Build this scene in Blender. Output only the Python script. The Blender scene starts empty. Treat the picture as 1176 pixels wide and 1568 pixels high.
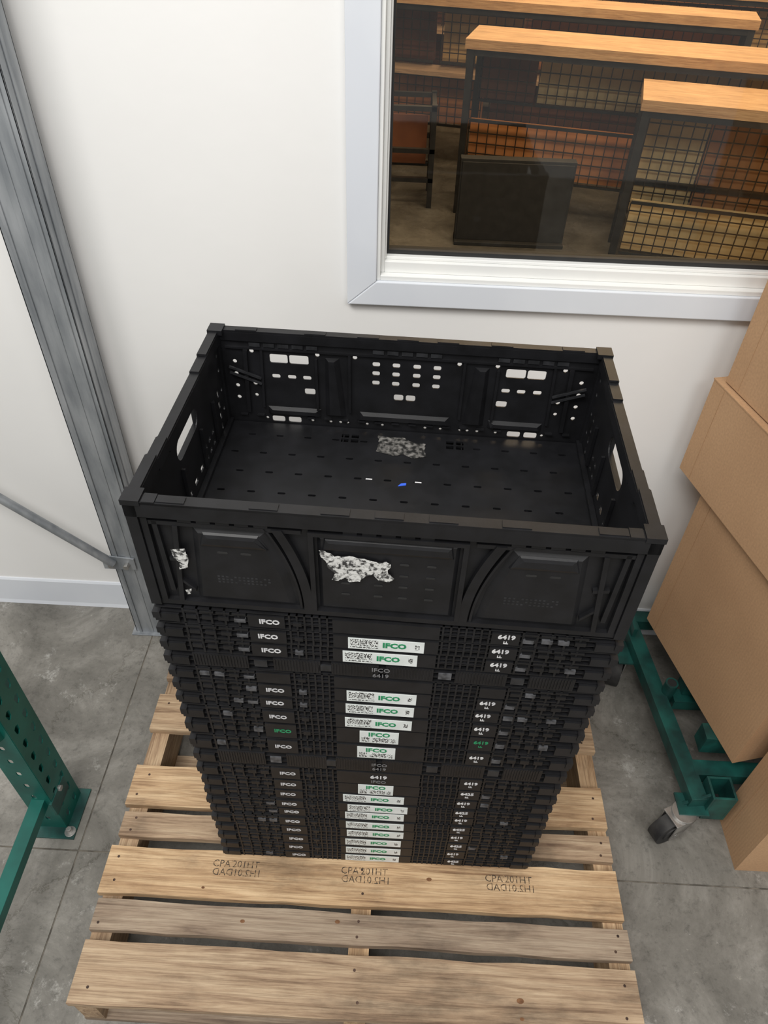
import bpy, random
from math import *
from mathutils import Matrix, Vector
random.seed(4)
D=bpy.data; SC=bpy.context.scene
COL=SC.collection
SC.view_settings.view_transform='Standard'

# ------------------------------------------------------------------ materials
def newmat(name):
    m=D.materials.new(name); m.use_nodes=True
    nt=m.node_tree; b=nt.nodes['Principled BSDF']
    return m,nt,b
def N(nt,t,**kw):
    n=nt.nodes.new(t)
    return n
def ramp(nt,stops):
    r=nt.nodes.new('ShaderNodeValToRGB'); cr=r.color_ramp
    while len(cr.elements)<len(stops): cr.elements.new(0.5)
    for e,(p,c) in zip(cr.elements,stops):
        e.position=p; e.color=(c[0],c[1],c[2],1)
    return r
def mapping(nt,scale,coord='Object'):
    tc=nt.nodes.new('ShaderNodeTexCoord'); mp=nt.nodes.new('ShaderNodeMapping')
    mp.inputs['Scale'].default_value=scale
    nt.links.new(tc.outputs[coord],mp.inputs['Vector']); return mp
def noisemat(name,c1,c2,scale=(1,1,1),nscale=20,detail=6,rough=.6,bump=.0,metal=0,p=(.35,.65),bscale=None,spec=.5,bdist=.002):
    m,nt,b=newmat(name); L=nt.links
    mp=mapping(nt,scale)
    n=N(nt,'ShaderNodeTexNoise'); n.inputs['Scale'].default_value=nscale; n.inputs['Detail'].default_value=detail
    L.new(mp.outputs[0],n.inputs['Vector'])
    r=ramp(nt,[(p[0],c1),(p[1],c2)]); L.new(n.outputs['Fac'],r.inputs[0]); L.new(r.outputs[0],b.inputs['Base Color'])
    b.inputs['Roughness'].default_value=rough; b.inputs['Metallic'].default_value=metal
    b.inputs['Specular IOR Level'].default_value=spec
    if bump:
        n2=N(nt,'ShaderNodeTexNoise'); n2.inputs['Scale'].default_value=bscale or nscale*4; n2.inputs['Detail'].default_value=4
        L.new(mp.outputs[0],n2.inputs['Vector'])
        bp=nt.nodes.new('ShaderNodeBump'); bp.inputs['Strength'].default_value=bump; bp.inputs['Distance'].default_value=bdist
        L.new(n2.outputs['Fac'],bp.inputs['Height']); L.new(bp.outputs[0],b.inputs['Normal'])
    return m
def wood(name,scale,cols,rough=.75,stain=.85):
    m,nt,b=newmat(name);L=nt.links
    tc=nt.nodes.new('ShaderNodeTexCoord')
    at=nt.nodes.new('ShaderNodeAttribute'); at.attribute_name='tint'
    vm=nt.nodes.new('ShaderNodeVectorMath'); vm.operation='MULTIPLY_ADD'
    vm.inputs[1].default_value=(7,5,9)
    L.new(at.outputs['Color'],vm.inputs[0]); L.new(tc.outputs['Object'],vm.inputs[2])
    mp=nt.nodes.new('ShaderNodeMapping'); mp.inputs['Scale'].default_value=scale; L.new(vm.outputs[0],mp.inputs['Vector'])
    n=N(nt,'ShaderNodeTexNoise'); n.inputs['Scale'].default_value=3; n.inputs['Detail'].default_value=9; n.inputs['Roughness'].default_value=.66; n.inputs['Distortion'].default_value=.9
    L.new(mp.outputs[0],n.inputs['Vector'])
    r=ramp(nt,[(.28,cols[0]),(.46,cols[1]),(.68,cols[2])]); L.new(n.outputs['Fac'],r.inputs[0])
    # fine fibres
    mpf=nt.nodes.new('ShaderNodeMapping'); mpf.inputs['Scale'].default_value=tuple(3 if s<5 else 110 for s in scale); L.new(vm.outputs[0],mpf.inputs['Vector'])
    nf=N(nt,'ShaderNodeTexNoise'); nf.inputs['Scale'].default_value=4; nf.inputs['Detail'].default_value=5
    L.new(mpf.outputs[0],nf.inputs['Vector'])
    rf=ramp(nt,[(.36,(.62,.58,.54)),(.52,(1,1,1))]); L.new(nf.outputs['Fac'],rf.inputs[0])
    mf=nt.nodes.new('ShaderNodeMixRGB'); mf.blend_type='MULTIPLY'; mf.inputs[0].default_value=.7
    L.new(r.outputs[0],mf.inputs[1]); L.new(rf.outputs[0],mf.inputs[2])
    mp2=nt.nodes.new('ShaderNodeMapping'); mp2.inputs['Scale'].default_value=tuple(1 if s<5 else 2.6 for s in scale); L.new(vm.outputs[0],mp2.inputs['Vector'])
    n2=N(nt,'ShaderNodeTexNoise'); n2.inputs['Scale'].default_value=5; n2.inputs['Detail'].default_value=7;n2.inputs['Roughness'].default_value=.65
    L.new(mp2.outputs[0],n2.inputs['Vector'])
    r2=ramp(nt,[(.30,(.33,.31,.30)),(.46,(.80,.77,.75)),(.58,(1,1,1))]); L.new(n2.outputs['Fac'],r2.inputs[0])
    mx=nt.nodes.new('ShaderNodeMixRGB'); mx.blend_type='MULTIPLY'; mx.inputs[0].default_value=stain
    L.new(mf.outputs[0],mx.inputs[1]); L.new(r2.outputs[0],mx.inputs[2])
    sp=nt.nodes.new('ShaderNodeSeparateColor'); L.new(at.outputs['Color'],sp.inputs[0])
    mr=nt.nodes.new('ShaderNodeMapRange'); mr.inputs['To Min'].default_value=.55; mr.inputs['To Max'].default_value=1.15
    L.new(sp.outputs[0],mr.inputs['Value'])
    ms=nt.nodes.new('ShaderNodeMapRange'); ms.inputs['To Min'].default_value=.72; ms.inputs['To Max'].default_value=1.08
    L.new(sp.outputs[0],ms.inputs['Value'])
    hs=nt.nodes.new('ShaderNodeHueSaturation'); L.new(mr.outputs[0],hs.inputs['Value']); L.new(ms.outputs[0],hs.inputs['Saturation']); L.new(mx.outputs[0],hs.inputs['Color'])
    L.new(hs.outputs[0],b.inputs['Base Color']); b.inputs['Roughness'].default_value=rough
    bp=nt.nodes.new('ShaderNodeBump'); bp.inputs['Strength'].default_value=.6; bp.inputs['Distance'].default_value=.003
    L.new(n.outputs['Fac'],bp.inputs['Height']); L.new(bp.outputs[0],b.inputs['Normal'])
    return m
M={}
M['plastic']=noisemat('black_plastic',(.0042,.0043,.0052),(.0085,.0087,.0105),nscale=30,rough=.48,bump=.12,bscale=400,bdist=.0006,spec=.42)
M['plastic2']=noisemat('worn_black_plastic',(.011,.0115,.013),(.025,.026,.029),nscale=60,rough=.5)
M['peg']=noisemat('scuffed_plastic',(.03,.031,.034),(.10,.102,.11),nscale=90,rough=.5)
M['white']=noisemat('label_paper',(.62,.66,.64),(.76,.79,.78),nscale=25,rough=.5)
M['inkw']=noisemat('white_ink',(.5,.5,.52),(.74,.74,.74),nscale=60,rough=.5)
M['green']=noisemat('green_ink',(.01,.20,.08),(.02,.26,.11),nscale=25,rough=.5)
M['dim']=noisemat('faded_ink',(.12,.12,.13),(.22,.22,.22),nscale=25,rough=.5)
M['ink']=noisemat('stamp_ink',(.03,.022,.016),(.36,.23,.12),nscale=170,rough=.8,p=(.46,.66))
M['torn']=noisemat('torn_paper',(.035,.035,.035),(.60,.60,.58),nscale=210,detail=10,rough=.55,bump=.6,bscale=180,p=(.40,.55))
M['film']=noisemat('old_sticker_film',(.02,.02,.019),(.24,.23,.215),nscale=130,detail=12,rough=.35,p=(.42,.66))
M['blue']=noisemat('blue_scrap',(.02,.08,.6),(.05,.15,.8),nscale=20,rough=.5)
def qrmat():
    m,nt,b=newmat('qr_print');L=nt.links
    mp=mapping(nt,(1,1,1))
    s=nt.nodes.new('ShaderNodeVectorMath');s.operation='SNAP'; s.inputs[1].default_value=(.0013,.0013,.0013)
    L.new(mp.outputs[0],s.inputs[0])
    w=nt.nodes.new('ShaderNodeTexWhiteNoise'); w.noise_dimensions='3D'; L.new(s.outputs[0],w.inputs['Vector'])
    r=ramp(nt,[(.5,(.06,.06,.06)),(.52,(.7,.73,.71))]); r.color_ramp.interpolation='CONSTANT'
    L.new(w.outputs['Value'],r.inputs[0]); L.new(r.outputs[0],b.inputs['Base Color']); b.inputs['Roughness'].default_value=.5
    return m
M['qr']=qrmat()
WC=[(.22,.12,.062),(.50,.335,.19),(.69,.51,.315)]
M['woodx']=wood('pine_boards',(1.2,24,24),WC)
M['woody']=wood('pine_stringers',(24,1.2,24),WC)
M['nail']=noisemat('rusty_nail',(.04,.025,.02),(.12,.07,.05),nscale=100,rough=.6,metal=.5)
M['knot']=noisemat('wood_knot',(.12,.05,.02),(.25,.12,.05),nscale=90,rough=.8)
M['wall']=noisemat('white_paint',(.80,.795,.78),(.84,.835,.82),nscale=1.5,rough=.55,bump=.12,bscale=25,bdist=.003)
M['trim']=noisemat('trim_paint',(.66,.69,.74),(.72,.75,.79),nscale=4,rough=.45)
M['sash']=noisemat('sash_paint',(.76,.77,.76),(.83,.83,.8),nscale=4,rough=.4)
M['gasket']=noisemat('dark_gasket',(.012,.012,.012),(.02,.02,.02),rough=.7)
M['galv']=noisemat('galvanised_steel',(.24,.26,.28),(.44,.46,.48),scale=(1,1,.25),nscale=30,rough=.5,metal=.55,bump=.2,bscale=60,p=(.35,.7))
M['teal']=noisemat('teal_paint',(.002,.075,.06),(.004,.12,.095),nscale=12,rough=.4,bump=.1,bscale=80)
M['teald']=noisemat('teal_worn_paint',(.006,.035,.032),(.010,.095,.08),nscale=18,rough=.45,bump=.1,bscale=80)
def cardmat():
    m,nt,b=newmat('cardboard');L=nt.links
    mp=mapping(nt,(1,1,1))
    n=N(nt,'ShaderNodeTexNoise');n.inputs['Scale'].default_value=3.5;n.inputs['Detail'].default_value=6
    L.new(mp.outputs[0],n.inputs['Vector'])
    r=ramp(nt,[(.3,(.43,.255,.135)),(.65,(.52,.32,.175))]);L.new(n.outputs['Fac'],r.inputs[0]);
    f=N(nt,'ShaderNodeTexNoise');f.inputs['Scale'].default_value=220;f.inputs['Detail'].default_value=3
    L.new(mp.outputs[0],f.inputs['Vector'])
    r2=ramp(nt,[(.3,(.88,.88,.88)),(.7,(1.04,1.04,1.04))]);L.new(f.outputs['Fac'],r2.inputs[0])
    mx=nt.nodes.new('ShaderNodeMixRGB');mx.blend_type='MULTIPLY';mx.inputs[0].default_value=1
    L.new(r.outputs[0],mx.inputs[1]);L.new(r2.outputs[0],mx.inputs[2]);L.new(mx.outputs[0],b.inputs['Base Color'])
    b.inputs['Roughness'].default_value=.9
    w=N(nt,'ShaderNodeTexWave');w.wave_type='BANDS';w.bands_direction='Y';w.inputs['Scale'].default_value=45;w.inputs['Distortion'].default_value=.3
    L.new(mp.outputs[0],w.inputs['Vector'])
    bp=nt.nodes.new('ShaderNodeBump');bp.inputs['Strength'].default_value=.12;bp.inputs['Distance'].default_value=.001
    L.new(w.outputs['Fac'],bp.inputs['Height']);L.new(bp.outputs[0],b.inputs['Normal'])
    return m
M['card']=cardmat()
M['cardedge']=noisemat('cardboard_crease',(.36,.205,.10),(.42,.25,.13),nscale=20,rough=.9)
M['rubber']=noisemat('black_rubber',(.012,.012,.013),(.05,.048,.045),nscale=25,rough=.7,p=(.4,.75))
M['steel']=noisemat('dull_steel',(.25,.24,.23),(.5,.49,.47),nscale=30,rough=.4,metal=.8)
M['blackmetal']=noisemat('black_powdercoat',(.008,.008,.009),(.02,.02,.02),nscale=20,rough=.45)
M['bwood']=wood('warm_plank_wood',(1.5,20,20),[(.34,.19,.09),(.50,.31,.16),(.60,.40,.22)],stain=.4)
M['orange']=noisemat('orange_lit_board',(.34,.13,.045),(.58,.25,.085),nscale=3,rough=.8)  # orange glow of the warm-lit mesh backs put into the board colour
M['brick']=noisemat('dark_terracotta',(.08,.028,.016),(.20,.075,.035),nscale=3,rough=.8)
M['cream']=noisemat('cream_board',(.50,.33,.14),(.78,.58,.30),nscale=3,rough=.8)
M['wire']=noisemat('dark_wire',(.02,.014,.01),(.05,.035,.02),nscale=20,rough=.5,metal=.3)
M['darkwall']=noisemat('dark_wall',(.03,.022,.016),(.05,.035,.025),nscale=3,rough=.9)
def concrete(name,k):
    m,nt,b=newmat(name);L=nt.links
    mp=mapping(nt,(1,1,1))
    n=N(nt,'ShaderNodeTexNoise');n.inputs['Scale'].default_value=4;n.inputs['Detail'].default_value=12;n.inputs['Roughness'].default_value=.75;n.inputs['Distortion'].default_value=.5
    L.new(mp.outputs[0],n.inputs['Vector'])
    r=ramp(nt,[(.32,(.11*k,.104*k,.09*k)),(.5,(.20*k,.19*k,.168*k)),(.66,(.32*k,.305*k,.275*k))])
    L.new(n.outputs['Fac'],r.inputs[0])
    n2=N(nt,'ShaderNodeTexNoise');n2.inputs['Scale'].default_value=60;n2.inputs['Detail'].default_value=8;n2.inputs['Roughness'].default_value=.8
    L.new(mp.outputs[0],n2.inputs['Vector'])
    r2=ramp(nt,[(.3,(.55,.55,.55)),(.48,(1,1,1)),(.62,(1.0,1.0,1.0)),(.72,(1.8,1.8,1.75))]); L.new(n2.outputs['Fac'],r2.inputs[0])
    mx=nt.nodes.new('ShaderNodeMixRGB');mx.blend_type='MULTIPLY';mx.inputs[0].default_value=1
    L.new(r.outputs[0],mx.inputs[1]);L.new(r2.outputs[0],mx.inputs[2])
    n3=N(nt,'ShaderNodeTexNoise');n3.inputs['Scale'].default_value=9;n3.inputs['Detail'].default_value=12;n3.inputs['Roughness'].default_value=.85
    L.new(mp.outputs[0],n3.inputs['Vector'])
    r3=ramp(nt,[(.57,(0,0,0)),(.68,(1,1,1))]);L.new(n3.outputs['Fac'],r3.inputs[0])
    m2=nt.nodes.new('ShaderNodeMixRGB');m2.inputs[2].default_value=(.45*k,.44*k,.41*k,1)
    L.new(r3.outputs[0],m2.inputs[0]);L.new(mx.outputs[0],m2.inputs[1])
    v=nt.nodes.new('ShaderNodeTexVoronoi');v.feature='DISTANCE_TO_EDGE';v.inputs['Scale'].default_value=1.6
    dn=nt.nodes.new('ShaderNodeVectorMath');dn.operation='MULTIPLY_ADD';dn.inputs[1].default_value=(.35,.35,0)
    L.new(n.outputs['Color'],dn.inputs[0]);L.new(mp.outputs[0],dn.inputs[2]);L.new(dn.outputs[0],v.inputs['Vector'])
    rc=ramp(nt,[(.0,(.45,.43,.38)),(.006,(1,1,1))]);L.new(v.outputs['Distance'],rc.inputs[0])
    m3=nt.nodes.new('ShaderNodeMixRGB');m3.blend_type='MULTIPLY';m3.inputs[0].default_value=.8
    L.new(m2.outputs[0],m3.inputs[1]);L.new(rc.outputs[0],m3.inputs[2]);L.new(m3.outputs[0],b.inputs['Base Color'])
    b.inputs['Roughness'].default_value=.5
    bp=nt.nodes.new('ShaderNodeBump');bp.inputs['Strength'].default_value=.25;bp.inputs['Distance'].default_value=.002
    L.new(n2.outputs['Fac'],bp.inputs['Height']);L.new(bp.outputs[0],b.inputs['Normal'])
    return m
M['concrete']=concrete('concrete',1.0)
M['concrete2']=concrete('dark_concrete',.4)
M['joint']=noisemat('joint_filler',(.08,.072,.06),(.19,.17,.14),nscale=40,rough=.9)
def glassmat():
    m=D.materials.new('window_glass');m.use_nodes=True;nt=m.node_tree;nt.nodes.clear()
    o=nt.nodes.new('ShaderNodeOutputMaterial');t=nt.nodes.new('ShaderNodeBsdfTransparent');g=nt.nodes.new('ShaderNodeBsdfGlossy')
    g.inputs['Roughness'].default_value=.03
    t.inputs[0].default_value=(.93,.95,.94,1)
    f=nt.nodes.new('ShaderNodeFresnel');f.inputs[0].default_value=1.45
    mx=nt.nodes.new('ShaderNodeMixShader');nt.links.new(f.outputs[0],mx.inputs[0]);nt.links.new(t.outputs[0],mx.inputs[1]);nt.links.new(g.outputs[0],mx.inputs[2]);nt.links.new(mx.outputs[0],o.inputs[0])
    return m
M['glass']=glassmat()

# ------------------------------------------------------------------ mesh builder
class MB:
    def __init__(s): s.v=[];s.f=[];s.m=[];s.t=[];s.mats=[];s.sm=[]
    def mi(s,k):
        if k not in s.mats: s.mats.append(k)
        return s.mats.index(k)
    def add(s,vs,fs,mat,mtx=None,tint=None,smooth=False):
        o=len(s.v); t=tint if tint is not None else (.5,.5,.5)
        for p in vs:
            p=Vector(p)
            if mtx is not None: p=mtx@p
            s.v.append(tuple(p)); s.t.append(t)
        k=s.mi(mat)
        for f in fs: s.f.append([o+i for i in f]); s.m.append(k); s.sm.append(smooth)
    def box(s,x0,x1,y0,y1,z0,z1,mat,mtx=None,tint=None):
        vs=[(x0,y0,z0),(x1,y0,z0),(x1,y1,z0),(x0,y1,z0),(x0,y0,z1),(x1,y0,z1),(x1,y1,z1),(x0,y1,z1)]
        fs=[(0,3,2,1),(4,5,6,7),(0,1,5,4),(1,2,6,5),(2,3,7,6),(3,0,4,7)]
        s.add(vs,fs,mat,mtx,tint)
    def frust(s,poly,inner,d0,d1,mat,mtx=None,tint=None):
        n=len(poly)
        vs=[(a,b,d0) for a,b in poly]+[(a,b,d1) for a,b in inner]
        fs=[list(range(n))[::-1],list(range(n,2*n))]+[(i,(i+1)%n,n+(i+1)%n,n+i) for i in range(n)]
        s.add(vs,fs,mat,mtx,tint)
    def prism(s,poly,d0,d1,mat,mtx=None,tint=None): s.frust(poly,poly,d0,d1,mat,mtx,tint)
    def cyl(s,p0,p1,r,mat,n=20,r1=None,tint=None):
        p0=Vector(p0);p1=Vector(p1);z=(p1-p0).normalized();q=z.to_track_quat('Z','Y').to_matrix()
        r1=r if r1 is None else r1;vs=[]
        for p,rr in((p0,r),(p1,r1)):
            for i in range(n):
                a=2*pi*i/n; vs.append(p+q@Vector((cos(a)*rr,sin(a)*rr,0)))
        o=len(s.v)
        s.add(vs,[(i,(i+1)%n,n+(i+1)%n,n+i) for i in range(n)],mat,None,tint,True)
        k=s.mi(mat)
        s.f.append([o+i for i in range(n)][::-1]);s.m.append(k);s.sm.append(False)
        s.f.append([o+n+i for i in range(n)]);s.m.append(k);s.sm.append(False)
    def bar(s,p0,p1,w,h,mat,up=(0,0,1)):
        p0=Vector(p0);p1=Vector(p1);z=(p1-p0);l=z.length;z.normalize();u=Vector(up);x=u.cross(z)
        if x.length<1e-4: x=Vector((1,0,0))
        x.normalize();y=z.cross(x)
        m=Matrix(((x[0],y[0],z[0],p0[0]),(x[1],y[1],z[1],p0[1]),(x[2],y[2],z[2],p0[2]),(0,0,0,1)))
        s.box(-w/2,w/2,-h/2,h/2,0,l,mat,m)
    def obj(s,name,bevel=0,parent=None):
        me=D.meshes.new(name);me.from_pydata(s.v,[],s.f);
        for k in s.mats: me.materials.append(M[k])
        me.polygons.foreach_set('material_index',s.m);me.polygons.foreach_set('use_smooth',s.sm)
        a=me.color_attributes.new('tint','FLOAT_COLOR','POINT')
        for i,t in enumerate(s.t): a.data[i].color=(t[0],t[1],t[2],1)
        me.update();o=D.objects.new(name,me);COL.objects.link(o)
        if bevel:
            b=o.modifiers.new('bevel','BEVEL');b.width=bevel;b.segments=2;b.limit_method='ANGLE';b.angle_limit=radians(40)
        if parent: o.parent=parent
        return o
def empty(name,loc=(0,0,0),rot=0):
    e=D.objects.new(name,None);COL.objects.link(e);e.location=loc;e.rotation_euler=(0,0,rot);e.empty_display_size=.1;return e
def curve_mesh(outer,holes,th):
    cu=D.curves.new('c','CURVE');cu.dimensions='2D';cu.fill_mode='BOTH';cu.extrude=th/2
    for P in [outer]+holes:
        sp=cu.splines.new('POLY');sp.points.add(len(P)-1)
        for i,(x,y) in enumerate(P): sp.points[i].co=(x,y,0,1)
        sp.use_cyclic_u=True
    return eval_obj(cu)
def eval_obj(cu):
    o=D.objects.new('tmp',cu);COL.objects.link(o)
    dg=bpy.context.evaluated_depsgraph_get();dg.update()
    me=o.evaluated_get(dg).to_mesh()
    vs=[tuple(v.co) for v in me.vertices];fs=[list(p.vertices) for p in me.polygons]
    o.evaluated_get(dg).to_mesh_clear();D.objects.remove(o);D.curves.remove(cu)
    return vs,fs
_tc={}
def text_mesh(t,size,bold=0):
    k=(t,size,bold)
    if k in _tc: return _tc[k]
    cu=D.curves.new('t','FONT');cu.body=t;cu.size=size;cu.align_x='CENTER';cu.align_y='CENTER';cu.extrude=.0002;cu.offset=bold;cu.resolution_u=2;cu.space_line=.8
    _tc[k]=eval_obj(cu);return _tc[k]
def rrect(cx,cy,w,h,r=None,n=4):
    r=min(w,h)*.35 if r is None else min(r,w/2*.99,h/2*.99);P=[]
    for sx,sy,a0 in((1,1,0),(-1,1,90),(-1,-1,180),(1,-1,270)):
        for i in range(n+1):
            a=radians(a0+90*i/n);P.append((cx+sx*(w/2-r)+cos(a)*r,cy+sy*(h/2-r)+sin(a)*r))
    return P
def circ(cx,cy,r,n=10): return [(cx+cos(2*pi*i/n)*r,cy+sin(2*pi*i/n)*r) for i in range(n)]
def ragged(poly,rnd,amp,sub=4):
    out=[];n=len(poly)
    for i in range(n):
        a=poly[i];c=poly[(i+1)%n]
        for k in range(sub):
            t=k/sub;j=amp if k else 0
            out.append((a[0]+(c[0]-a[0])*t+rnd.uniform(-j,j),a[1]+(c[1]-a[1])*t+rnd.uniform(-j,j)))
    return out
XZ=lambda y: Matrix(((1,0,0,0),(0,0,-1,y),(0,1,0,0),(0,0,0,1)))
XZb=lambda y: Matrix(((1,0,0,0),(0,0,1,y),(0,1,0,0),(0,0,0,1)))
YZ=lambda x: Matrix(((0,0,1,x),(1,0,0,0),(0,1,0,0),(0,0,0,1)))

# ------------------------------------------------------------------ open crate
TOPZ=.7686
def yaw_at(z): return radians(.3+(-2.1-.3)*z/.95)
def open_crate():
    b=MB(); P='plastic'
    holes=[]
    for i in range(12):
        for j in range(8):
            x=-.262+i*.0455+(.018 if j%2 else 0); y=.032+j*.046
            if x>.272 or (abs(abs(x)-.085)<.022 and (y>.33 or y<.07)): continue
            holes.append(rrect(x,y,.012,.0042,.002,2))
    for cx in(-.085,.085):
        for dx in(-.008,.008):
            for dy in(-.006,.006):
                holes.append(rrect(cx+dx,.36+dy,.012,.009,.001,1))
        holes.append(rrect(cx,.045,.012,.018,.002,1))
    v,f=curve_mesh([(-.288,.012),(.288,.012),(.288,.388),(-.288,.388)],holes,.003)
    b.add(v,f,P,Matrix.Translation((0,0,.012)))
    b.box(-.288,.288,.014,.386,.001,.003,P)
    for i in range(13): b.box(-.288+i*.048-.001,-.288+i*.048+.001,.012,.388,.003,.0105,P)
    H=[]
    for s in(-1,1):
        H+= [rrect(s*.1985,.135,.028,.0155,.003),rrect(s*.1670,.135,.030,.0155,.003)]
        for x in(.2045,.1795,.1555): H.append(rrect(s*x,.1035,.013,.007,.0025))
        H.append(rrect(s*.152,.0785,.017,.011,.003))
        H+= [rrect(s*.2065,.0215,.021,.011,.003),rrect(s*.1795,.0215,.021,.011,.003)]
        H+= [circ(s*.24,.146,.0036),circ(s*.138,.146,.0036),circ(s*.080,.1455,.0036)]
        for k in range(4): H.append(circ(s*(.268),.06+k*.022,.0034))
        H.append(circ(s*.239,.088,.0036));H.append(circ(s*.239,.066,.003))
        for x in(.225,.150,.12,.104,.092,.060,.035): H.append(circ(s*x,.0225,.0024))
    for r,z in enumerate((.136,.120,.103)):
        for x in(-.047,-.016,.016,.047): H.append(rrect(x,z,.0115,.0075,.0025))
    H+= [rrect(-.0105,.078,.015,.011,.003),rrect(.0085,.078,.015,.011,.003)]
    v,f=curve_mesh([(-.292,.004),(.292,.004),(.292,.168),(-.292,.168)],H,.002)
    b.add(v,f,P,XZ(.391))
    v,f=curve_mesh([(-.292,.004),(.292,.004),(.292,.168),(-.292,.168)],[],.003)
    b.add(v,f,P,XZ(.011))
    for s in(-1,1):
        H=[rrect(.2,.125,.095,.032,.015,6)]
        for y in(.05,.075,.325,.35):
            for z in(.03,.05,.07,.09): H.append(rrect(y,z,.007,.013,.003))
        for y in(.10,.12,.14,.26,.28,.30):
            for z in(.035,.055): H.append(rrect(y,z,.010,.008,.002))
        for y in(.03,.37):
            for z in(.05,.085,.12,.145): H.append(circ(y,z,.0036))
        for y in(.17,.20,.23): H.append(rrect(y,.04,.013,.009,.002))
        v,f=curve_mesh([(.012,.004),(.388,.004),(.388,.168),(.012,.168)],H,.002)
        b.add(v,f,P,YZ(s*.2905))
        for (y0,y1,z0,z1) in((.145,.255,.143,.147),(.145,.255,.103,.107),(.147,.151,.105,.145),(.249,.253,.105,.145)):
            x=s*.2925;b.box(min(x,x+s*.006),max(x,x+s*.006),y0,y1,z0,z1,P)
        for y in(.02,.062,.087,.110,.29,.313,.338,.38):
            b.box(min(s*.292,s*.298),max(s*.292,s*.298),y-.001,y+.001,.008,.16,P)
        for z in(.006,.020,.155):
            b.box(min(s*.292,s*.298),max(s*.292,s*.298),.012,.388,z,z+.002,P)
        for y in(.087,.155,.245,.313):
            b.prism([(y-.003,.03),(y+.003,.03),(y+.002,.10),(y-.002,.10)],0,.005,P,YZ(s*.289-(.005 if s>0 else 0)))
        b.box(min(s*.289,s*.281),max(s*.289,s*.281),.014,.386,.0165,.021,P)
    b.box(-.300,.300,0,.0035,.158,.180,P); b.box(-.298,.298,.0,.015,.1775,.181,P)
    b.box(-.290,.290,.0125,.0155,.162,.1775,P)
    b.box(-.300,.300,.3965,.400,.158,.180,P); b.box(-.298,.298,.387,.400,.1775,.181,P)
    b.box(-.290,.290,.3865,.3885,.164,.1775,P)
    for s in(-1,1):
        a,c=sorted((s*.2965,s*.300))
        for (ya,yb,dz) in((0,.085,0),(.085,.125,-.004),(.125,.275,-.007),(.275,.315,-.004),(.315,.4,0)):
            b.box(a,c,ya,yb,.158+dz,.180+dz,P)
            q,r=sorted((s*.286,s*.2985)); b.box(q,r,ya,yb,.1775+dz,.181+dz,P)
            q,r=sorted((s*.2855,s*.2885)); b.box(q,r,ya,yb,.160+dz,.1775+dz,P)
        for ya,yb in((-.001,.022),(.378,.401)):
            q,r=sorted((s*.279,s*.3012)); b.box(q,r,ya,yb,.176,.1835,P)
            b.box(*sorted((s*.286,s*.2995)),ya+.001,yb-.001,.004,.176,P)
        b.box(*sorted((s*.262,s*.277)),0,.015,.180,.1825,P)
    for x in(-.245,-.14,-.06,.0,.06,.14,.245):
        b.box(x-.016,x+.016,.002,.013,.181,.1822,P); b.box(x-.016,x+.016,.388,.398,.181,.1822,P)
    for s in (-1,0,1):
        for k in range(5):
            x=s*.19+(k-2)*.022; b.box(x-.008,x+.008,.0035,.006,.150,.156,P); b.box(x-.0085,x+.0085,.3875,.3895,.155,.161,'plastic2')
    for k in range(44):
        x=-.28+k*.013; b.box(x-.001,x+.001,.0035,.0125,.160,.177,P)
    b.box(-.292,.292,.003,.0125,.1575,.1600,P)
    b.box(-.292,.292,.392,.397,.1575,.1600,P)
    def relief(MX,front=True):
        b.prism([(-.292,.004),(.292,.004),(.292,.012),(-.292,.012)],0,.007 if front else .003,P,MX)
        for s in(-1,1):
            b.prism([(s*.285,.012),(s*.277,.012),(s*.277,.155),(s*.285,.155)][::s],0,.007,P,MX)
            if front: b.prism([(s*.270,.03),(s*.264,.03),(s*.267,.15),(s*.273,.15)][::s],0,.006,P,MX)
            def crv(x_top,x_bot,w,d):
                A=[];B=[]
                for i in range(13):
                    t=i/12;z=.150-.138*t;x=x_top+(x_bot-x_top)*(1-(1-t)**2)
                    A.append((s*(x+w/2),z));B.append((s*(x-w/2),z))
                for i in range(12):
                    q=[A[i],A[i+1],B[i+1],B[i]]
                    b.prism(q if s>0 else q[::-1],0,d,P,MX)
            if front:
                crv(.142,.106,.003,.006);crv(.128,.096,.012,.0075)
                b.prism([(s*.277,.145),(s*.10,.145),(s*.10,.151),(s*.277,.151)][::s],0,.006,P,MX)
                pl=[(s*.238,.016),(s*.112,.016),(s*.120,.07),(s*.142,.14),(s*.228,.14)][::-s]
                inn=[(s*.231,.021),(s*.121,.021),(s*.129,.068),(s*.150,.134),(s*.221,.134)][::-s]
                b.frust(pl,inn,0,.0045,P,MX)
                # pillow with a stepped, rounded section
                for (i0,i1,d0,d1) in((0,.0018,.004,.0066),(.0018,.0060,.0066,.0082)):
                    pl=[(s*(.222-i0),.114+i0),(s*(.140+i0),.114+i0),(s*(.150+i0),.136-i0),(s*(.216-i0),.136-i0)][::-s]
                    inn=[(s*(.222-i1),.114+i1),(s*(.140+i1),.114+i1),(s*(.150+i1),.136-i1),(s*(.216-i1),.136-i1)][::-s]
                    b.frust(pl,inn,d0,d1,P,MX)
                for x in(.196,.168): b.prism(rrect(s*x,.104,.013,.0035,.0015,2),.004,.0048,'gasket',MX)
                for k in range(3):
                    for j in range(13):
                        if (k*13+j)%7==3: continue
                        xx=s*.175+(j-6)*.0052;zz=.060-k*.005
                        b.prism([(xx-.0014,zz),(xx+.0014,zz),(xx+.0014,zz+.0026),(xx-.0014,zz+.0026)],.004,.0047,'plastic2',MX)
                b.prism([(s*.262,.012),(s*.256,.012),(s*.243,.145),(s*.249,.145)][::s],0,.007,P,MX)
                b.prism([(s*.256,.05),(s*.238,.03),(s*.238,.035),(s*.256,.056)][::s],0,.006,P,MX)
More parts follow.
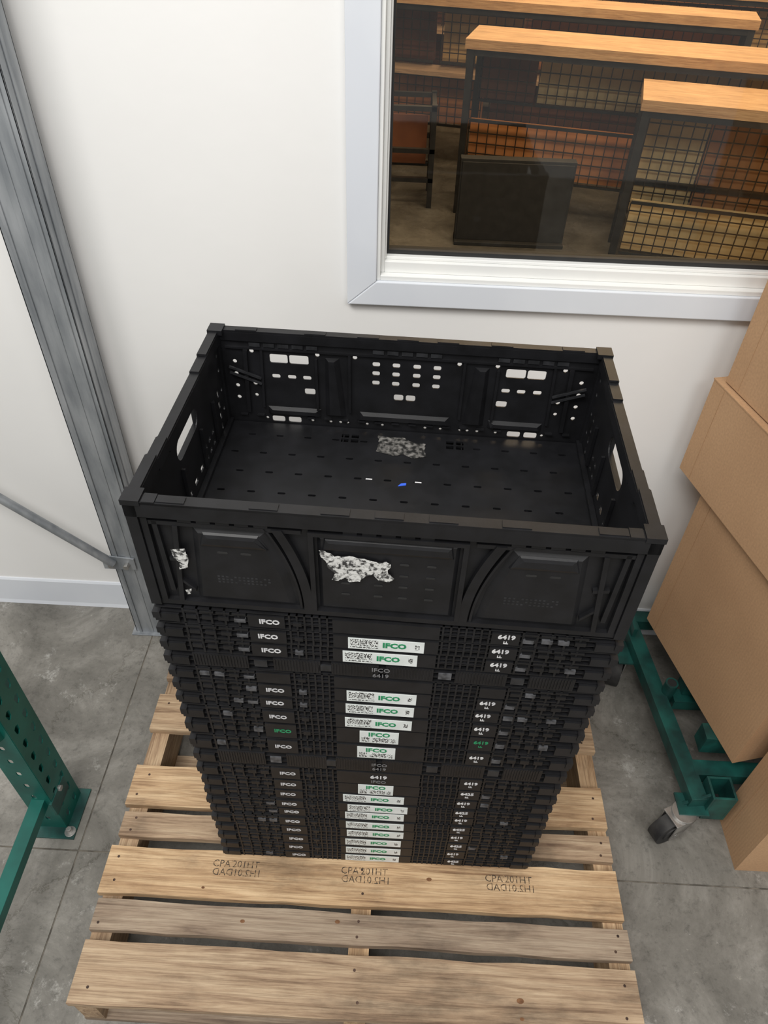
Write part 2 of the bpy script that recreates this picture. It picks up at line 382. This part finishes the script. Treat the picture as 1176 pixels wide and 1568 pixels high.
                b.prism([(s*.262,.085),(s*.243,.082),(s*.243,.087),(s*.262,.09)][::s],0,.006,P,MX)
            else:
                b.prism([(s*.132,.012),(s*.127,.012),(s*.127,.150),(s*.132,.150)][::s],0,.005,P,MX)
                b.prism([(s*.098,.012),(s*.093,.012),(s*.093,.150),(s*.098,.150)][::s],0,.005,P,MX)
        if front:
            for q in([(-.092,.012),(-.086,.012),(-.086,.151),(-.092,.151)],[(.086,.012),(.092,.012),(.092,.151),(.086,.151)],[(-.086,.145),(.086,.145),(.086,.151),(-.086,.151)]):
                b.prism(q,0,.008,P,MX)
            b.frust([(-.083,.014),(.083,.014),(.083,.143),(-.083,.143)],[(-.078,.019),(.078,.019),(.078,.138),(-.078,.138)],0,.0035,P,MX)
            for (i0,i1,d0,d1) in((0,.0018,.003,.0058),(.0018,.0055,.0058,.0074)):
                b.frust([(-.077+i0,.121+i0),(.077-i0,.121+i0),(.074-i0,.141-i0),(-.074+i0,.141-i0)],[(-.077+i1,.121+i1),(.077-i1,.121+i1),(.074-i1,.141-i1),(-.074+i1,.141-i1)],d0,d1,P,MX)
            for x in(-.05,-.01,.02,.052):
                for z in(.105,.085,.065,.045): b.prism(rrect(x,z,.011,.0028,.001,2),.0033,.0042,'gasket',MX)
    relief(XZ(.0095)); relief(XZb(.392),False)
    MI=XZ(.3900)
    for s in(-1,1):
        b.frust([(s*.128,.035),(s*.094,.035),(s*.104,.142),(s*.126,.142)][::-s],[(s*.120,.04),(s*.102,.04),(s*.112,.139),(s*.120,.139)][::-s],0,.007,P,MI)
        b.frust([(s*.135,.032),(s*.222,.032),(s*.222,.046),(s*.135,.046)][::s],[(s*.140,.035),(s*.217,.035),(s*.214,.042),(s*.144,.042)][::s],0,.006,P,MI)
        b.prism([(s*.226,.045),(s*.230,.045),(s*.226,.150),(s*.222,.150)][::s],0,.004,P,MI)
        b.prism([(s*.138,.045),(s*.142,.045),(s*.142,.140),(s*.138,.140)][::s],0,.004,P,MI)
        b.prism([(s*.25,.035),(s*.256,.035),(s*.252,.15),(s*.246,.15)][::s],0,.006,P,MI)
        b.bar((s*.275,.380,.122),(s*.228,.386,.100),.004,.003,'plastic2')
        b.bar((s*.275,.380,.112),(s*.228,.386,.090),.003,.003,'plastic2')
    b.frust([(-.078,.030),(.078,.030),(.072,.046),(-.072,.046)],[(-.070,.034),(.070,.034),(.066,.042),(-.066,.042)],0,.006,P,MI)
    for q in([(-.090,.046),(-.086,.046),(-.086,.150),(-.090,.150)],[(.086,.046),(.090,.046),(.090,.150),(.086,.150)]): b.prism(q,0,.005,P,MI)
    b.prism([(-.28,.1505),(.28,.1505),(.28,.1535),(-.28,.1535)],0,.004,P,MI)
    for k in range(41):
        x=-.276+k*.0138
        if k%2 and not(.163<abs(x)<.222): b.box(x-.006,x+.006,.384,.3898,.0285,.0305,P)
    MF=XZ(.0095)
    rr=random.Random(5)
    tl=[(-.080,.123),(-.066,.119),(-.062,.114),(-.045,.117),(-.022,.112),(-.010,.108),(-.001,.112),(.004,.108),(.001,.094),(.009,.083),(.003,.076),(-.010,.079),(-.016,.090),(-.026,.084),(-.032,.074),(-.045,.072),(-.050,.080),(-.058,.073),(-.066,.074),(-.062,.085),(-.070,.094),(-.072,.104),(-.078,.112)]
    v,f=curve_mesh(ragged(tl,rr,.0011),[],.0006);b.add(v,f,'torn',MF@Matrix.Translation((0,0,.0072)))
    v,f=curve_mesh(ragged([(-.257,.106),(-.240,.109),(-.238,.094),(-.241,.077),(-.252,.072),(-.249,.085),(-.256,.091)],rr,.0008),[],.0006);b.add(v,f,'torn',MF@Matrix.Translation((0,0,.0075)))
    v,f=curve_mesh([(-.251,.034),(-.243,.037),(-.245,.028),(-.250,.026)],[],.0006);b.add(v,f,'torn',MF@Matrix.Translation((0,0,.0078)))
    v,f=curve_mesh(ragged([(-.040,.372),(-.02,.368),(.000,.370),(.012,.361),(.026,.356),(.038,.357),(.036,.34),(.040,.325),(.018,.318),(.004,.326),(-.012,.322),(-.040,.330),(-.037,.35)],rr,.0012),[],.0005);b.add(v,f,'film',Matrix.Translation((0,0,.0145)))
    b.prism([(.000,.250),(.012,.253),(.012,.258),(.004,.256)],.0137,.0145,'blue')
    for x,y in((-.045,.262),(.03,.262)): b.box(x-.005,x+.005,y-.0013,y+.0013,.0136,.0139,'inkw')
    o=b.obj('folding_crate',bevel=.0005)
    return o
oc=open_crate(); oc.location=(0,0,TOPZ); oc.rotation_euler=(0,0,yaw_at(.9))

# ------------------------------------------------------------------ collapsed crates
LY=[(.768,.738,0,None,'w'),(.738,.708,0,'W','w'),(.708,.676,0,'W','w'),(.676,.642,1,'T',None),(.642,.612,0,None,None),
    (.612,.578,0,'W','w'),(.578,.546,0,'W','w'),(.546,.508,0,'W','w'),(.508,.462,0,'S','g'),(.462,.418,0,'S','w'),
    (.418,.374,1,'T',None),(.374,.330,0,'t','w'),(.330,.292,0,'S','w'),(.292,.257,0,'W','w'),(.257,.224,0,'W','w'),(.224,.190,0,'W','w'),
    (.190,.153,0,'W','w'),(.153,.114,0,'W','w'),(.114,.075,0,'W','w'),(.075,.036,0,'W','w'),(.036,.0008,0,'W','w')]
def layer(i,zt,zc,groov,ctr,side):
    b=MB();P='plastic';h=zt-zc-.0006
    rnd=random.Random(i*7+3)
    b.box(-.290,.290,.010,.390,.0008,h-.0008,P)
    for z in(0,h*.33,h*.66,h-.0018):
        b.box(-.2975,.2975,.0030,.397,z,z+.0018,P)
    for s in(-1,1):
        for ya,yb in((0,.03),(.37,.4)):
            b.box(*sorted((s*.268,s*.3)),ya,yb,h*.12,h*.62,P)
        b.box(*sorted((s*.292,s*.302)),.0-.0015,.018,h*.35,h*.75,P)
        for k in range(11):
            y=.05+k*.03;b.box(*sorted((s*.290,s*.2985)),y-.006,y+.006,.003,h*.6,P)
            b.box(*sorted((s*.290,s*.3005)),y-.003,y+.003,h*.66,h*.95,P)
    def vr(x0,x1,step,z0,z1,w=.0012,y=.002,mat=P):
        n=int((x1-x0)/step)
        for k in range(n+1):
            x=x0+k*step; b.box(x-w,x+w,y,.011,z0,z1,mat)
    if groov:
        for j,(xa,xb) in enumerate(((-.262,-.185),(-.150,-.085),(-.07,-.005),(.005,.07),(.10,.17),(.20,.262))):
            b.box(xa,xb,.001,.011,.004,h-.002,P)
            vr(xa+.002,xb-.002,.0042,.006,h-.004,.0008,.0,P)
        for x in(-.168,-.078,.086,.185):
            b.box(x-.009,x+.009,.001,.011,h*.3,h*.7,'peg' if rnd.random()<.4 else 'plastic2')
    else:
        for (xa,xb) in((-.124,-.074),(.074,.134)):
            vr(xa,xb,.0098,0,h,.0013,.0022)
            b.box(xa,xb,.002,.010,h*.48,h*.52,P)
        b.box(-.068,.070,.0015,.011,.002,h-.002,P)
        for (xa,xb) in((-.262,-.182),(.176,.262)):
            vr(xa,xb,.018,0,h,.0015,.0022)
            for k in range(4):
                x=xa+.01+k*.021
                mat='peg' if rnd.random()<.12 else P
                b.box(x-.007,x+.007,.001,.011,h*.36,h*.60,mat)
                b.box(x-.009,x+.009,.0015,.011,h*.80,h*.9,P)
        b.box(-.178,-.130,.0012,.011,.003,h-.004,P); b.box(.136,.172,.0012,.011,.003,h-.004,P)
        if rnd.random()<.6: b.box(-.196,-.181,.0005,.011,h*.35,h*.58,'peg')
        if rnd.random()<.5: b.box(.176,.190,.0005,.011,h*.32,h*.55,'peg')
        b.box(-.119,-.108,.0005,.011,h*.35,h*.58,'peg' if i in(2,5,6) else P)
    MT=lambda x,z,y=.0009: XZ(y)@Matrix.Translation((x,z,0))
    zm=h*.5
    jx=rnd.uniform(-.003,.003)
    def put(t,size,x,z,mat,bold=.0003,y=.0009):
        v,f=text_mesh(t,size,bold);b.add(v,f,mat,MT(x,z,y))
    if side:
        m='green' if side=='g' else 'inkw'
        put('IFCO',.0120,-.153+jx,zm,m,.0004)
        put('6419' if i<12 or i%2 else '6425',.0112,.152+jx,zm+.004,m,.0004)
        put('LL',.0062,.152+jx,zm-.007,'inkw' if m=='inkw' else 'green',.0003)
    if ctr=='T':
        put('IFCO',.0115,0+jx,zm+.006,'dim',.0001,-.0004);put('6419',.0115,0+jx,zm-.007,'dim',.0001,-.0004)
    cx=rnd.uniform(-.005,.004)-.002
    if ctr=='W':
        w=.050 if i<12 else .053;hh=min(.0125,h*.38)
        b.box(cx-w,cx+w,.0006,.0015,zm-hh,zm+hh,'white')
        for k in range(3): b.box(cx-w+.003+k*.0125,cx-w+.0145+k*.0125,.0004,.0006,zm-.004,zm+hh-.002,'qr')
        b.box(cx-w+.003,cx-w+.040,.0004,.0006,zm-hh+.003,zm-hh+.005,'qr')
        put('IFCO',.0140,cx+.011,zm,'green',.0006,.0004)
        b.box(cx+w-.012,cx+w-.006,.0004,.0006,zm-.005,zm+.005,'qr')
    elif ctr=='S':
        w=.030;hh=.0165
        b.box(cx-w,cx+w,.0006,.0015,zm-hh,zm+hh,'white')
        b.box(cx-w+.003,cx-w+.015,.0004,.0006,zm-hh+.003,zm+.000,'qr')
        put('IFCO',.0150,cx+.000,zm+.008,'green',.0005,.0004)
        b.box(cx-.010,cx+w-.014,.0004,.0006,zm-hh+.003,zm-.001,'qr')
        b.box(cx+w-.012,cx+w-.004,.0004,.0006,zm-hh+.003,zm-.002,'qr')
    elif ctr=='t':
        put('6419',.014,cx,zm+.006,'inkw',.0004);put('IFCO',.0115,cx,zm-.010,'dim',.0002)
    o=b.obj('folding_crate')
    o.location=(rnd.uniform(-.0012,.0012),rnd.uniform(-.0010,.0010),zc);o.rotation_euler=(0,0,yaw_at(zc))
for i,l in enumerate(LY): layer(i,*l)

# ------------------------------------------------------------------ pallet
FZ=-.14
def pallet():
    b=MB();th=.017
    rnd=random.Random(11)
    boards=[(-.262,-.163,.50),(-.147,-.094,.15),(-.080,.008,.85),(.027,.077,.45),(.092,.181,.8),(.266,.358,.6),(.40,.49,.5),(.53,.58,.6),(.61,.70,.7)]
    for k,(y0,y1,t) in enumerate(boards):
        tint=(t,rnd.random(),rnd.random())
        x0=-.529+rnd.uniform(-.004,.004);x1=.484+rnd.uniform(-.004,.004)
        n=14;a=rnd.uniform(-.004,.004)
        top=[(x0+(x1-x0)*i/n,y1+rnd.uniform(-.0018,.0018)+a*(i/n-.5)) for i in range(n+1)]
        bot=[(x0+(x1-x0)*i/n,y0+rnd.uniform(-.0018,.0018)+a*(i/n-.5)) for i in range(n+1)]
        b.prism(bot+top[::-1],-th,-.0004,'woodx',None,tint)
        for sx in(-.505,-.022,.462):
            for yy in(y0+(y1-y0)*.25,y0+(y1-y0)*.75):
                if rnd.random()<.85:
                    xx=sx+rnd.uniform(-.009,.009)
                    b.cyl((xx,yy,-.004),(xx,yy,.0000),.0026,'nail',8)
        for q in range(2):
            xx=rnd.uniform(-.45,.4);yy=rnd.uniform(y0+.015,y1-.015)
            if (y0<-.01 or y0>.5): b.prism([(xx+p[0]*1.5,yy+p[1]) for p in circ(0,0,rnd.uniform(.0022,.0045),10)],-.002,-.0001,'knot')
    for sx in(-.505,-.022,.462):
        tint=(rnd.random(),rnd.random(),rnd.random())
        z0,z1=FZ+.016,-th
        prof=[(-.258,z0),(-.09,z0),(-.075,z0+.035),(.10,z0+.035),(.115,z0),(.34,z0),(.355,z0+.035),(.53,z0+.035),(.545,z0),(.70,z0),(.70,z1),(-.258,z1)]
        v,f=curve_mesh(prof,[],.038)
        b.add(v,f,'woody',YZ(sx),tint)
    for (y0,y1) in((-.258,-.165),(.18,.27),(.61,.70)):
        b.box(-.527,.482,y0,y1,FZ,FZ+.016,'woodx',None,(rnd.random()*.5,rnd.random(),rnd.random()))
    MIR=Matrix.Scale(-1,4,(1,0,0))
    for x in(-.275,-.02,.265):
        v,f=text_mesh("CPA'201HT",.0190,-.0001);b.add(v,f,'ink',Matrix.Translation((x,-.017,-.0003)))
        v,f=text_mesh("1H2.01DAD",.0190,-.0001);b.add(v,f,'ink',Matrix.Translation((x+.004,-.033,-.0003))@MIR)
    return b.obj('wooden_pallet',bevel=.0015)
pallet()

# ------------------------------------------------------------------ room shell
WY=.73
def floor():
    b=MB();g=.0018
    b.box(-4,4.5,-3,WY,FZ-.08,FZ-.0015,'joint')
    for (x0,x1) in((-4,-.650-g),(-.650+g,4.5)):
        for (y0,y1) in((-3,.045-g),(.045+g,WY)):
            b.box(x0,x1,y0,y1,FZ-.0015,FZ,'concrete')
    b.box(-4,4.5,WY,9,FZ-.08,FZ,'concrete2')
    return b.obj('floor')
floor()
ox0,ox1,oz0,oz1=-.050,1.75,.885,2.25
b=MB()
b.box(-4,ox0,WY,WY+.12,FZ,3,'wall');b.box(ox1,4.5,WY,WY+.12,FZ,3,'wall')
b.box(ox0,ox1,WY,WY+.12,FZ,oz0,'wall');b.box(ox0,ox1,WY,WY+.12,oz1,3,'wall')
b.obj('wall_back')
b=MB()
b.prism([(WY,FZ),(WY-.011,FZ),(WY-.008,FZ+.012),(WY-.006,FZ+.094),(WY-.003,FZ+.100),(WY,FZ+.100)][::-1],-4,4.5,'trim',YZ(0))
b.obj('baseboard_back')
def window():
    e=empty('window_1')
    b=MB();t=.055
    X0,X1,Z0,Z1=ox0-t,ox1+t,oz0-.048,oz1+t
    def cas(p,q,r,s): b.prism([p,q,r,s],0,.016,'trim',XZ(WY))
    cas((X0,Z0),(X1,Z0),(ox1,oz0),(ox0,oz0)); cas((X1,Z0),(X1,Z1),(ox1,oz1),(ox1,oz0))
    cas((X1,Z1),(X0,Z1),(ox0,oz1),(ox1,oz1)); cas((X0,Z1),(X0,Z0),(ox0,oz0),(ox0,oz1))
    b.obj('casing',bevel=.002,parent=e)
    b=MB()
    def ring(x0,x1,z0,z1,w,wb,ya,yb,mat):
        b.box(x0,x0+w,ya,yb,z0,z1,mat);b.box(x1-w,x1,ya,yb,z0,z1,mat);b.box(x0+w,x1-w,ya,yb,z0,z0+wb,mat);b.box(x0+w,x1-w,ya,yb,z1-w,z1,mat)
    ring(ox0,ox1,oz0,oz1,.007,.010,WY-.010,WY+.05,'sash')
    ring(ox0+.007,ox1-.007,oz0+.010,oz1-.007,.007,.022,WY+.004,WY+.05,'sash')
    ring(ox0+.014,ox1-.014,oz0+.032,oz1-.014,.003,.006,WY+.012,WY+.05,'sash')
    b.obj('sash',bevel=.0015,parent=e)
    b=MB()
    ring(ox0+.017,ox1-.017,oz0+.038,oz1-.017,.004,.008,WY+.024,WY+.045,'gasket')
    b.obj('gasket',parent=e)
    b=MB();b.box(ox0+.018,ox1-.018,WY+.032,WY+.036,oz0+.04,oz1-.018,'glass');b.obj('glass',parent=e)
window()

# ------------------------------------------------------------------ room behind the glass
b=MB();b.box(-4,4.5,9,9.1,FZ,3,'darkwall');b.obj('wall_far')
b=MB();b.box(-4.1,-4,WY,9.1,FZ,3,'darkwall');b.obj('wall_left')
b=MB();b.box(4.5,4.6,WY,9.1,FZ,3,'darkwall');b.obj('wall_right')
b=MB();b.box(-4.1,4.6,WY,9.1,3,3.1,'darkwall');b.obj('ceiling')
def grid(b,x0,x1,z0,z1,y,p=.055,r=.0028):
    n=int((x1-x0)/p)
    for i in range(n+1): b.box(x0+i*p-r,x0+i*p+r,y-r,y+r,z0,z1,'wire')
    n=int((z1-z0)/p)
    for i in range(n+1): b.box(x0,x1,y-r*1.2,y+r*.8,z0+i*p-r,z0+i*p+r,'wire')
def bench(name,x0,x1,y0,y1,z,mesh_parts,th=.045,shelves=()):
    b=MB();r=random.Random(int(x0*100))
    b.box(x0-.01,x1,y0,y1,z-th,z,'bwood',None,(.7,r.random(),.3))
    w=.018
    for x in [x0+.02,x1-.03]:
        for y in(y0+.03,y1-.03): b.box(x-w,x+w,y-w,y+w,FZ,z-th,'blackmetal')
        b.box(x-w*.7,x+w*.7,y0+.03,y1-.03,z-th-.03,z-th,'blackmetal')
        b.box(x-w*.7,x+w*.7,y0+.03,y1-.03,.1,.13,'blackmetal')
    for y in(y0+.03,y1-.03): b.box(x0+.02,x1-.03,y-w*.8,y+w*.8,z-th-.03,z-th,'blackmetal')
    b.box(x0+.02,x1-.03,y1-.05,y1-.02,.18,.21,'blackmetal')
    for (xa,xb,zz,mat) in shelves: b.box(xa,xb,y0+.05,y1-.06,zz,zz+.025,mat,None,(.3,r.random(),.3))
    for (xa,xb,za,zb,y,back) in mesh_parts:
        grid(b,xa,xb,za,zb,y)
        b.box(xa,xb,y-.006,y+.006,zb-.006,zb+.008,'blackmetal');b.box(xa,xb,y-.006,y+.006,za-.008,za+.006,'blackmetal')
        if back: b.box(xa,xb,y+.05,y+.06,za,zb,back,None)
    o=b.obj(name);o.matrix_world=ROT;return o
ROT=Matrix.Translation((.27,3.85,0))@Matrix.Rotation(radians(-13),4,'Z')@Matrix.Translation((-.27,-3.85,0))
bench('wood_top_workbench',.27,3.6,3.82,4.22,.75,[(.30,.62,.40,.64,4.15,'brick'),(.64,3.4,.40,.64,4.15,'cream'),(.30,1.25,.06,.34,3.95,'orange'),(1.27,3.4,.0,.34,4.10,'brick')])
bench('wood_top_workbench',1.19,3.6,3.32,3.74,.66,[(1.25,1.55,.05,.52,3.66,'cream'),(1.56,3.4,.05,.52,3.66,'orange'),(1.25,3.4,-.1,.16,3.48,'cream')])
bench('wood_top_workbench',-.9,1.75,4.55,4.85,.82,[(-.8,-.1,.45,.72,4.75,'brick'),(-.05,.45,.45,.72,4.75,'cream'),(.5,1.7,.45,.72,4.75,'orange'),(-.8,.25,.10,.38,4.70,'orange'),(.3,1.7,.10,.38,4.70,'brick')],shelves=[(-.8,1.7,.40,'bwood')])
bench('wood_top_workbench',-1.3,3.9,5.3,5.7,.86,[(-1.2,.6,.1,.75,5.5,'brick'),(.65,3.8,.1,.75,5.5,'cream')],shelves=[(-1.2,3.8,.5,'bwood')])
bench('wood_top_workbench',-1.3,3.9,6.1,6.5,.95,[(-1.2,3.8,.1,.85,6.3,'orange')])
b=MB()
b.box(.26,.86,3.40,3.46,FZ,.30,'gasket');b.box(.27,.85,3.395,3.40,FZ+.02,.285,'gasket')
b.box(.26,.86,3.36,3.50,FZ,FZ+.02,'gasket')
b.obj('black_storage_panel',bevel=.004)
b=MB()
for x in(-.15,.12):
    for y in(3.9,4.2): b.box(x-.015,x+.015,y-.015,y+.015,FZ,.42,'blackmetal')
for z in(.40,.18,.02):
    b.box(-.165,.135,3.885,3.915,z-.012,z+.012,'blackmetal');b.box(-.165,.135,4.185,4.215,z-.012,z+.012,'blackmetal')
    for x in(-.15,.12): b.box(x-.012,x+.012,3.9,4.2,z-.012,z+.012,'blackmetal')
b.box(-.12,.09,4.16,4.175,.03,.30,'brick')
b.obj('metal_frame_stand')

# ------------------------------------------------------------------ galvanised post with brace
b=MB()
xa,xb,ya,yb=-.697,-.612,.638,.700
z1=2.9;w=.003
b.box(xa,xb,ya,ya+w,FZ+.004,z1,'galv')
b.box(xa,xa+w,ya,yb,FZ+.004,z1,'galv');b.box(xb-w,xb,ya,yb,FZ+.004,z1,'galv')
b.box(xa,xa+.018,yb-w,yb,FZ+.004,z1,'galv');b.box(xb-.018,xb,yb-w,yb,FZ+.004,z1,'galv')
b.box(xa+.010,xa+.017,ya-.003,ya,FZ+.004,z1,'galv');b.box(xb-.017,xb-.010,ya-.003,ya,FZ+.004,z1,'galv');b.box(xa+.036,xa+.049,ya-.0015,ya,FZ+.004,z1,'galv')
b.box(xb,xb+.0025,ya+.022,ya+.030,FZ+.004,z1,'galv')
b.box(xa-.010,xb+.010,ya-.012,yb+.008,FZ,FZ+.004,'galv')
J=Vector((-.690,.628,.150))
b.cyl(J,J+Vector((-1.3,0,1.24)),.0105,'galv',16)
b.prism([(-.722,.125),(-.640,.125),(-.640,.165),(-.700,.172),(-.722,.160)],0,.004,'galv',XZ(ya-.001))
b.cyl((-.697,.620,.148),(-.697,.634,.148),.008,'steel',6);b.cyl((-.660,.620,.145),(-.660,.634,.145),.008,'steel',6)
b.obj('galvanized_post',bevel=.0008)

# ------------------------------------------------------------------ teal rack upright
def rack():
    b=MB();X0,X1,Y0,Y1=-.750,-.690,.092,.172;H=1.5
    holes=[];z=FZ+.03
    while z<H-.03:
        for a in(.022,.058):
            holes.append([(a-.007,z+.012),(a-.0055,z-.004),(a,z-.009),(a+.0055,z-.004),(a+.007,z+.012),(a,z+.016)])
        z+=.05
    v,f=curve_mesh([(0,FZ+.005),(.08,FZ+.005),(.08,H),(0,H)],holes,.0022)
    b.add(v,f,'teal',YZ(X1)@Matrix.Translation((Y0,0,0)))
    hf=[];z=FZ+.05
    while z<H-.03: hf.append(rrect(.03,z,.010,.016,.004,3));z+=.05
    for yy in (Y0,Y1):
        v,f=curve_mesh([(0,FZ+.005),(.06,FZ+.005),(.06,H),(0,H)],hf if yy==Y0 else [],.0022)
        b.add(v,f,'teal',XZ(yy)@Matrix.Translation((X0,0,0)))
    for ya,yb in((Y0,Y0+.010),(Y1-.010,Y1)): b.box(X0,X0+.0022,ya,yb,FZ+.005,H,'teal')
    b.box(X0-.02,X1+.022,Y0-.025,Y1+.01,FZ,FZ+.005,'teald')
    b.cyl((X1+.010,Y0-.010,FZ+.005),(X1+.010,Y0-.010,FZ+.022),.006,'steel',6)
    b.cyl((X1+.010,Y0-.010,FZ+.005),(X1+.010,Y0-.010,FZ+.008),.012,'steel',16)
    b.bar((-.716,.12,-.015),(-.716,-.95,-.048),.028,.028,'teal')
    b.bar((-.716,.12,.25),(-.716,-.95,.95),.03,.03,'teal')
    b.bar((-.690,.085,-.035),(-.690,.150,-.035),.006,.05,'teald')
    b.cyl((-.692,.125,-.015),(-.682,.125,-.015),.007,'steel',6)
    b.box(X0,X1,-1.03,-.95,FZ,H,'teal')
    b.obj('pallet_rack_upright',bevel=.0005)
rack()

# ------------------------------------------------------------------ cartons
A14=radians(14)
def carton(name,corner,w,d,z0,z1,ang,flap=True):
    """corner = back-left corner; d runs toward the viewer, w to the right"""
    b=MB()
    b.box(0,w,-d,0,z0,z1,'card')
    if flap:
        b.box(-.0012,w+.001,-d-.0012,-d/2-.001,z1-.0015,z1+.0015,'card')
        b.box(-.0012,w+.001,-d/2+.001,.0012,z1-.0015,z1+.0015,'card')
    b.box(-.0006,0,-.040,-.0392,z0+.004,z1-.004,'cardedge')
    o=b.obj(name,bevel=.0025);o.location=(corner[0],corner[1],0);o.rotation_euler=(0,0,ang);return o
carton('cardboard_carton',(.660,.612),.38,.40,.062,.505,A14)
carton('cardboard_carton',(.622,.672),.20,.46,.508,.735,A14)
carton('cardboard_carton',(.637,.655),.20,.46,.740,1.12,A14+.01)
carton('cardboard_carton',(.790,.203),.36,.122,FZ,.70,0)

# ------------------------------------------------------------------ dolly under cartons
def dolly():
    b=MB();T='teald'
    b.bar((.640,.68,-.020),(.695,.17,-.020),.036,.036,T)
    b.bar((1.06,.68,-.020),(1.10,.24,-.020),.036,.036,T)
    for y,x in((.67,.65),(.245,.70)): b.bar((x,y,-.018),(x+.40,y,-.018),.036,.034,T)
    for y in(.30,.45,.58): b.bar((.72,y,.031),(1.06,y,.031),.040,.058,T)
    b.bar((.700,.43,-.018),(1.06,.43,-.018),.036,.034,T)
    b.cyl((.690,.440,-.03),(.690,.440,.035),.015,T,20);b.cyl((.690,.440,.0345),(.690,.440,.0355),.011,'gasket',20)
    cx,cy=.740,.188
    for q in((cx-.026,cx-.021,cy-.026,cy+.026),(cx+.021,cx+.026,cy-.026,cy+.026),(cx-.021,cx+.021,cy-.026,cy-.021),(cx-.021,cx+.021,cy+.021,cy+.026)):
        b.box(q[0],q[1],q[2],q[3],-.075,.020,T)
    b.box(cx-.021,cx+.021,cy-.021,cy+.021,-.075,-.05,'gasket')
    b.prism([(.655,-.045),(.716,-.045),(.716,.015)],-.003,.003,T,XZ(.175))
    b.bar((.640,.60,.0),(.640,.66,.0),.01,.06,T)
    def caster(x,y,ang):
        m=Matrix.Translation((x,y,0))@Matrix.Rotation(ang,4,'Z')
        R=.045;zc=FZ+R
        def P(p): return m@Vector(p)
        b.cyl(P((0,-.015,zc)),P((0,.015,zc)),R,'rubber',28)
        b.cyl(P((0,-.0175,zc)),P((0,.0175,zc)),R*.62,'rubber',28)
        b.cyl(P((0,-.0235,zc)),P((0,.0235,zc)),.008,'steel',8)
        for s in(-1,1):
            q=XZ(s*.0215)
            b.prism([(-.014,zc-.012),(.014,zc-.012),(.040,zc+.050),(-.012,zc+.050)],-.0015,.0015,'steel',m@q)
        b.box(-.014,.044,-.023,.023,zc+.048,zc+.052,'steel',m)
        b.cyl(P((.02,0,zc+.052)),P((.02,0,zc+.058)),.026,'steel',20)
    caster(.650,.150,radians(25));caster(.605,.565,radians(75));caster(1.06,.30,.3);caster(1.04,.60,.5)
    b.box(.655,.72,.15,.20,-.040,-.034,T);b.box(.60,.67,.54,.61,-.040,-.034,T)
    return b.obj('wheeled_dolly',bevel=.001)
dolly()

# ------------------------------------------------------------------ lights
def area(name,loc,tgt,sx,sy,e,col):
    l=D.lights.new(name,'AREA');l.shape='RECTANGLE';l.size=sx;l.size_y=sy;l.energy=e;l.color=col
    o=D.objects.new(name,l);COL.objects.link(o);o.location=loc
    o.rotation_euler=(Vector(tgt)-Vector(loc)).to_track_quat('-Z','Y').to_euler();return o
area('ceiling_light',(-.9,-1.2,3.4),(-.3,.3,.4),1.8,.8,84,(1,.98,.95))
area('ceiling_light',(1.1,-2.4,3.4),(.3,.3,.4),1.8,.8,42,(1,.98,.95))
area('warm_shop_light',(1.2,4.0,2.8),(1.2,4.3,0),2.6,2.0,105,(1,.70,.42))
area('warm_shop_light',(1.5,6.5,2.7),(1.2,5.3,0),2.5,1.0,80,(1,.66,.36))
area('warm_shop_light',(1.0,2.2,2.7),(1.2,4.6,.2),2.5,.5,60,(1,.70,.42))
w=D.worlds.new('World');SC.world=w;w.use_nodes=True
bg=w.node_tree.nodes['Background'];bg.inputs[0].default_value=(1,.985,.965,1);bg.inputs[1].default_value=.52

# ------------------------------------------------------------------ camera
yaw,pit,rol=-.0203,.7532,.0346
F=Vector((sin(yaw)*cos(pit),cos(yaw)*cos(pit),-sin(pit)))
R0=Vector((cos(yaw),-sin(yaw),0));U0=R0.cross(F)
R=R0*cos(rol)+U0*sin(rol);U=-R0*sin(rol)+U0*cos(rol)
cam=D.cameras.new('camera');co=D.objects.new('camera',cam);COL.objects.link(co)
co.matrix_world=Matrix(((R[0],U[0],-F[0],.0056),(R[1],U[1],-F[1],-.5681),(R[2],U[2],-F[2],1.495),(0,0,0,1)))
cam.sensor_fit='VERTICAL';cam.sensor_height=24;cam.lens=1101/1568*24;cam.clip_start=.01
SC.camera=co
